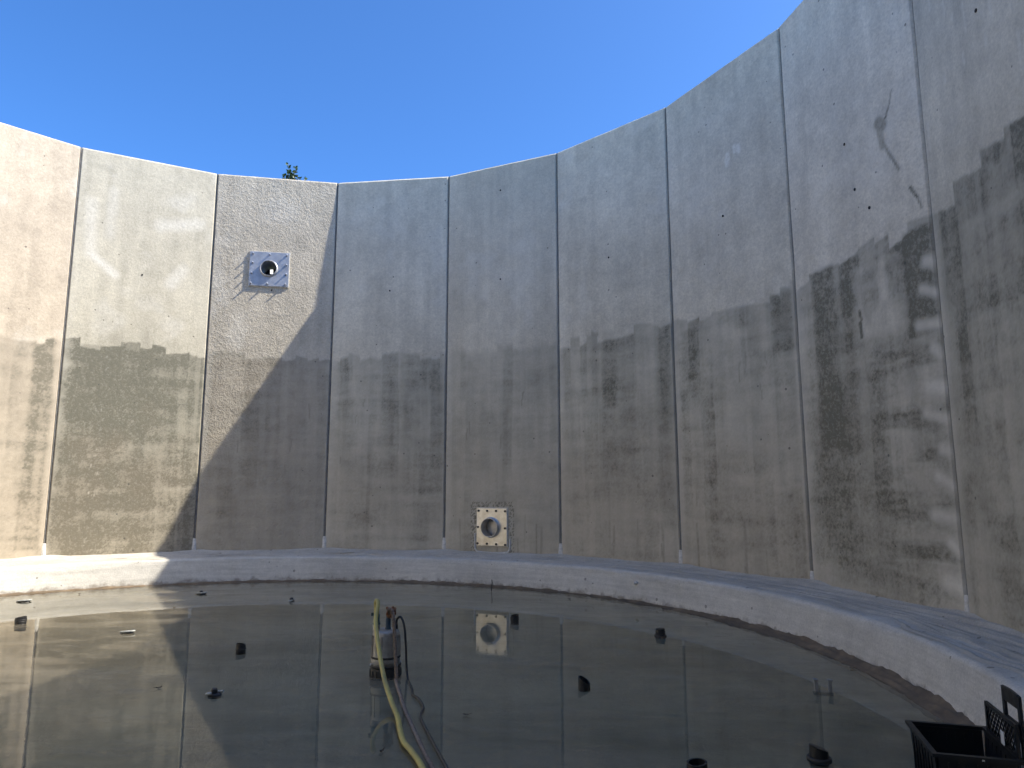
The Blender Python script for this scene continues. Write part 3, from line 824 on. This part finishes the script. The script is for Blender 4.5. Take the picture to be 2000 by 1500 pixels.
def clip(x, y, s, rot, label, knob=True, full=True):
    root = empty('pipe_clip', (x, y, ZF), rot); tag(root, label, 'clip', 'low plastic pipe clips in the water')
    z0 = ZW - ZF
    b = MB(); pts = [(s * math.cos(t), s * .55 * math.sin(t), z0 + .016 + .010 * math.cos(t + .6)) for t in np.linspace(0, 2 * pi if full else 4.4, 26)]
    b.tube(pts, .010, 8); b.build('clip_ring', M_pale, root)
    b = MB(); b.lathe([(0, 0), (s * .8, 0), (s * .9, z0 + .004), (s * .7, z0 + .012), (0, z0 + .012)], 20, M=Matrix.Scale(.62, 4, (0, 1, 0))); b.build('clip_base', M_black, root)
    if knob:
        b = MB(); b.lathe([(.026, z0 + .01), (.026, z0 + .04), (.018, z0 + .05), (0, z0 + .05)], 12, (-s * .1, s * .12, 0)); b.build('clip_knob', M_black, root)
    return root
clip(-4.191, 4.004, .095, .2, 'low flat clip in the sunlit water near the left end of the kerb', False)
clip(-1.966, 4.983, .090, -.1, 'low clip lying close below the shaded kerb, beyond the shadow edge', True)
clip(-.224, 4.387, .052, 1.2, 'small upright clip in the shaded water below the second wall joint', True, False)
clip(-1.181, 1.917, .080, .0, 'low flat clip on the boundary of the floor shadow', False)
clip(1.105, -.412, .062, .25, 'pale open clip ring with a dark knob, nearest clip left of the hose', True, False)

br = empty('support_bracket', (6.034, .125, ZF), -.1); tag(br, 'small grey upright bracket in the water near the right kerb', 'bracket')
for sx in (-.055, .055):
    b = MB(); b.box((sx, 0, .062), (.012, .02, .05)); b.box((sx, 0, .114), (.018, .024, .005)); b.build('upright', M_grey, br)
b = MB(); b.box((0, 0, .012), (.075, .035, .012)); b.build('foot_plate', M_grey, br)

# twig, leaves and crumbs of silt afloat
b = MB(); b.tube(spline([(2.62, 5.66, ZW + .005), (2.625, 5.655, ZW + .07), (2.632, 5.65, ZW + .13), (2.628, 5.648, ZW + .19)], 4), [.008] * 12 + [.004], 6)
tag(b.build('twig', M_twig), 'thin dark twig standing at the kerb below the lower pipe plate', 'twig')
leaves = [(3.215, -.767, 'curled dead leaf afloat between the hose and the slanted stub'), (2.80, -1.536, 'curled dead leaf afloat close left of the hose'),
          (-3.877, 4.767, 'dead leaf afloat in sunlit water by the left kerb'), (.55, -.28, 'dead leaf afloat in the left sunlit reflection'), (5.2, 4.1, 'dead leaf afloat close under the kerb on the right'),
          (6.55, .9, 'dead leaf afloat below the right kerb, beyond the bracket'), (-1.6, 3.6, 'dead leaf afloat beside the sunlit patch edge'), (3.9, 4.9, 'dead leaf afloat under the kerb right of the lower pipe plate')]
for i, (x, y, lab) in enumerate(leaves):
    b = MB(); n = 7; vs = []; fs = []
    for j in range(n):
        t = j / (n - 1); w = .026 * math.sin(pi * min(1, t * 1.08 + .02)) + .001; zc = .004 + .018 * (t - .5) ** 2 * 4
        vs += [(-.045 + .09 * t, -w, zc + .012), (-.045 + .09 * t, 0, zc), (-.045 + .09 * t, w, zc + .010)]
    for j in range(n - 1): fs += [(j * 3, j * 3 + 1, j * 3 + 4, j * 3 + 3), (j * 3 + 1, j * 3 + 2, j * 3 + 5, j * 3 + 4)]
    b.add([(x_ * .55, y_ * .55, z_ * .55) for x_, y_, z_ in vs], fs, True); b.tube([(.025, 0, .011), (.042, .004, .015)], .002, 5)
    tag(b.build('dead_leaf', M_leafd, None, (x, y, ZW + .001), i * 1.3), lab, 'leaf', 'dead leaves afloat')
# chip of mortar stuck to the kerb face
a = math.atan2(4.83, 5.05)
b = MB(); bm = bmesh.new(); bmesh.ops.create_icosphere(bm, subdivisions=2, radius=.03)
for v in bm.verts: v.co *= .75 + .5 * random.random()
vs = [tuple(v.co) for v in bm.verts]; fs = [tuple(v.index for v in f.verts) for f in bm.faces]; bm.free()
b.add(vs, fs); b.build('mortar_chip', M_patch, tank, ((KR_TOP - .05) * math.sin(.80), (KR_TOP - .05) * math.cos(.80), -.16))

# ------------------------------------------------------------------ folding crate
cr = empty('folding_crate', (6.157, -1.80, ZF), -.19)
tag(cr, 'black folding crate with one lattice side folded up, at the foot of the right kerb', 'crate')
hw, hd, hh = .20, .275, .277
b = MB(); b.box((0, 0, .006), (hw - .02, hd - .02, .006)); b.build('crate_bottom', M_crate, cr)
def slab(name, x0, y0, x1, y1, z0, z1, t, m, parent, lean=0.0):
    b = MB(); dx, dy = x1 - x0, y1 - y0; L = math.hypot(dx, dy); nx, ny = -dy / L, dx / L
    vs = []
    for z, le in ((z0, 0), (z1, lean)):
        for (x, y) in ((x0, y0), (x1, y1)):
            for s in (0, t): vs.append((x + nx * (s - le), y + ny * (s - le), z))
    # order: z0:(a0,a1,b0,b1) z1:(...)
    b.add(vs, [(0, 2, 3, 1), (4, 5, 7, 6), (0, 1, 5, 4), (2, 6, 7, 3), (0, 4, 6, 2), (1, 3, 7, 5)]); return b.build(name, m, parent)
i_ = .018
walls = [(-hw + i_, -hd + i_, hw - i_, -hd + i_), (hw - i_, -hd + i_, hw - i_, hd - i_), (hw - i_, hd - i_, -hw + i_, hd - i_), (-hw + i_, hd - i_, -hw + i_, -hd + i_)]
for x0, y0, x1, y1 in walls:
    w_ = slab('side_wall', x0, y0, x1, y1, .0, hh - .012, .006, M_crate, cr, .016)
    L = math.hypot(x1 - x0, y1 - y0); dx, dy = (x1 - x0) / L, (y1 - y0) / L
    for q in range(1, 8):
        s = L * q / 8
        b = MB(); b.box((x0 + dx * s + dy * .012, y0 + dy * s - dx * .012, .125), (.004, .007, .12), math.atan2(dy, dx)); b.build('rib', M_crate, w_)
b = MB(); rim = .014
for cx, cy, hx2, hy2 in ((0, -hd, hw + rim, rim), (0, hd, hw + rim, rim), (-hw, 0, rim, hd - rim - .0005), (hw, 0, rim, hd - rim - .0005)):
    b.box((cx, cy, hh), (hx2, hy2, .009))
b.build('rim', M_crate, cr)
# folded-up lattice side on the far right
b = MB(); zb, zt = hh + .010, hh + .165; xx = hw - .004
b.box((xx, -.03, zt), (.008, hd - .05, .010)); b.box((xx, -.03, zb + .008), (.008, hd - .05, .010))
b.box((xx, hd - .088, (zb + zt) / 2), (.008, .012, (zt - zb) / 2)); b.box((xx, -hd + .03, (zb + zt) / 2), (.008, .012, (zt - zb) / 2))
lat = b.build('lattice_side', M_crate, cr)
for q in range(-9, 16):
    y0 = -hd + .03 + q * .042
    for sgn in (1, -1):
        p0 = Vector((xx + sgn * .002, y0, zb + .01)); p1 = Vector((xx + sgn * .002, y0 + sgn * .12, zt - .005))
        ylo, yhi = -hd + .035, hd - .095
        a0, a1 = 0.0, 1.0; dy = p1.y - p0.y
        t0, t1 = sorted(((ylo - p0.y) / dy, (yhi - p0.y) / dy)); a0 = max(0, t0); a1 = min(1, t1)
        if a1 - a0 < .08: continue
        b = MB(); b.tube([p0.lerp(p1, a0), p0.lerp(p1, a1)], .0042, 4); b.build('lattice_bar', M_crate, lat)
b = MB(); xg = hw + .022; y0, y1, z0, z1 = -hd + .015, -.015, hh - .03, hh + .315
b.box((xg, y0 + .016, (z0 + z1) / 2), (.007, .016, (z1 - z0) / 2)); b.box((xg, y1 - .016, (z0 + z1) / 2), (.007, .016, (z1 - z0) / 2))
b.box((xg, (y0 + y1) / 2, z1 - .035), (.007, (y1 - y0) / 2 - .0325, .034)); b.box((xg, (y0 + y1) / 2, z1 - .19), (.007, (y1 - y0) / 2 - .0325, .045))
b.tube(spline([(xg, y0 + .01, z1 - .004), (xg, (y0 + y1) / 2, z1 + .002), (xg, y1 - .01, z1 - .004)], 5), .0085, 8)
b.build('handle_frame', M_crate, cr)
b = MB(); b.box((xx - .014, -.075, hh + .055), (.0015, .024, .034)); b.build('sticker', M_sticker, lat)
b = MB(); b.tube(spline([(hw + .01, -hd + .10, hh - .02), (hw + .07, -hd + .08, hh + .0), (hw + .085, -hd + .04, hh - .02), (hw + .075, -hd + .03, hh - .09), (hw + .01, -hd + .03, hh - .10)], 6), .007, 8); b.build('latch_loop', M_crate, cr)
b = MB(); b.box((.02, -hd - rim - .0015, hh - .004), (.006, .0008, .004)); b.build('scuff_mark', M_sticker, cr)

# ------------------------------------------------------------------ poplar beyond the wall
TX, TY = -8.62, 23.2
tree = empty('poplar_tree', (TX, TY, -.2)); tag(tree, 'leafy tree tip showing just above the rim of the far wall', 'tree')
b = MB(); b.tube(spline([(0, 0, 0), (.05, .03, 4), (-.05, 0, 9), (.0, .0, 13), (-.12, -.04, 15.6)], 6), list(np.linspace(.24, .015, 25)), 10); b.build('trunk', M_bark, tree)
lim = MB(); lv = []; lf_ = []; tint = []
tips = [(-.20, -.11, 16.10), (.07, .0, 15.98), (-.34, -.17, 15.50), (.46, .17, 15.48), (-.06, -.03, 15.75), (.16, .12, 15.6), (.28, .05, 15.42), (-.12, .2, 15.55)]
def add_leaf(p, d, s):
    d = d.normalized(); side = d.cross(Vector((random.gauss(0, 1), random.gauss(0, 1), random.gauss(0, .6))));
    side = side.normalized() if side.length > 1e-3 else d.orthogonal().normalized(); n = d.cross(side)
    o = len(lv)
    for f, w, b_ in ((0, 0, 0), (.35, .5, .05), (.35, -.5, .05), (.75, .28, -.02), (.75, -.28, -.02), (1, 0, -.1)):
        lv.append(p + d * (s * f) + side * (s * w * .8) + n * (s * b_))
    lf_.extend([(o, o + 1, o + 2), (o + 1, o + 3, o + 4, o + 2), (o + 3, o + 5, o + 4)]); t = random.random(); tint.extend([t] * 6)
for (x, y, z) in tips:
    tip = Vector((x, y, z)); root = Vector((x * .3, y * .3, z - 2.2)); lim.tube(spline([root, root.lerp(tip, .5) + Vector((x * .2, y * .2, 0)), tip], 4), list(np.linspace(.03, .006, 9)), 6)
    for i in range(62):
        t = random.random() ** .8 * .55; p = tip.lerp(root, t)
        a = random.random() * 2 * pi; d = Vector((math.cos(a), math.sin(a), random.uniform(.1, 1.4)))
        add_leaf(p + d * random.uniform(0, .03 + .12 * t), d, random.uniform(.10, .165))
for i in range(60):                                            # lower limbs and crown, hidden by the wall
    z = random.uniform(3.5, 14.2); a = random.random() * 2 * pi; L = (1.7 if z < 11 else 1.7 - (z - 11) * .38) * random.uniform(.6, 1)
    p0 = Vector((0, 0, z)); p1 = Vector((math.cos(a) * L * .6, math.sin(a) * L * .6, z + L * 1.0)); 
    if p1.z > 15.2: p1.z = 15.2
    lim.tube(spline([p0, p0.lerp(p1, .5) + Vector((0, 0, -.1)), p1], 3), list(np.linspace(.05, .01, 7)), 5)
    for j in range(70):
        q = p0.lerp(p1, random.uniform(.3, 1.05)); d = Vector((random.gauss(0, 1), random.gauss(0, 1), random.gauss(.4, 1)))
        if q.z > 15.1: continue
        add_leaf(q + d.normalized() * random.uniform(0, .35), d, random.uniform(.09, .15))
lim.build('limbs', M_bark, tree)
me = bpy.data.meshes.new('crown'); me.from_pydata([tuple(v) for v in lv], [], lf_); me.materials.append(M_leaf)
at = me.attributes.new('leaf_tint', 'FLOAT', 'POINT'); at.data.foreach_set('value', np.array(tint, np.float32)); me.update()
o = bpy.data.objects.new('crown', me); col.objects.link(o); o.parent = tree
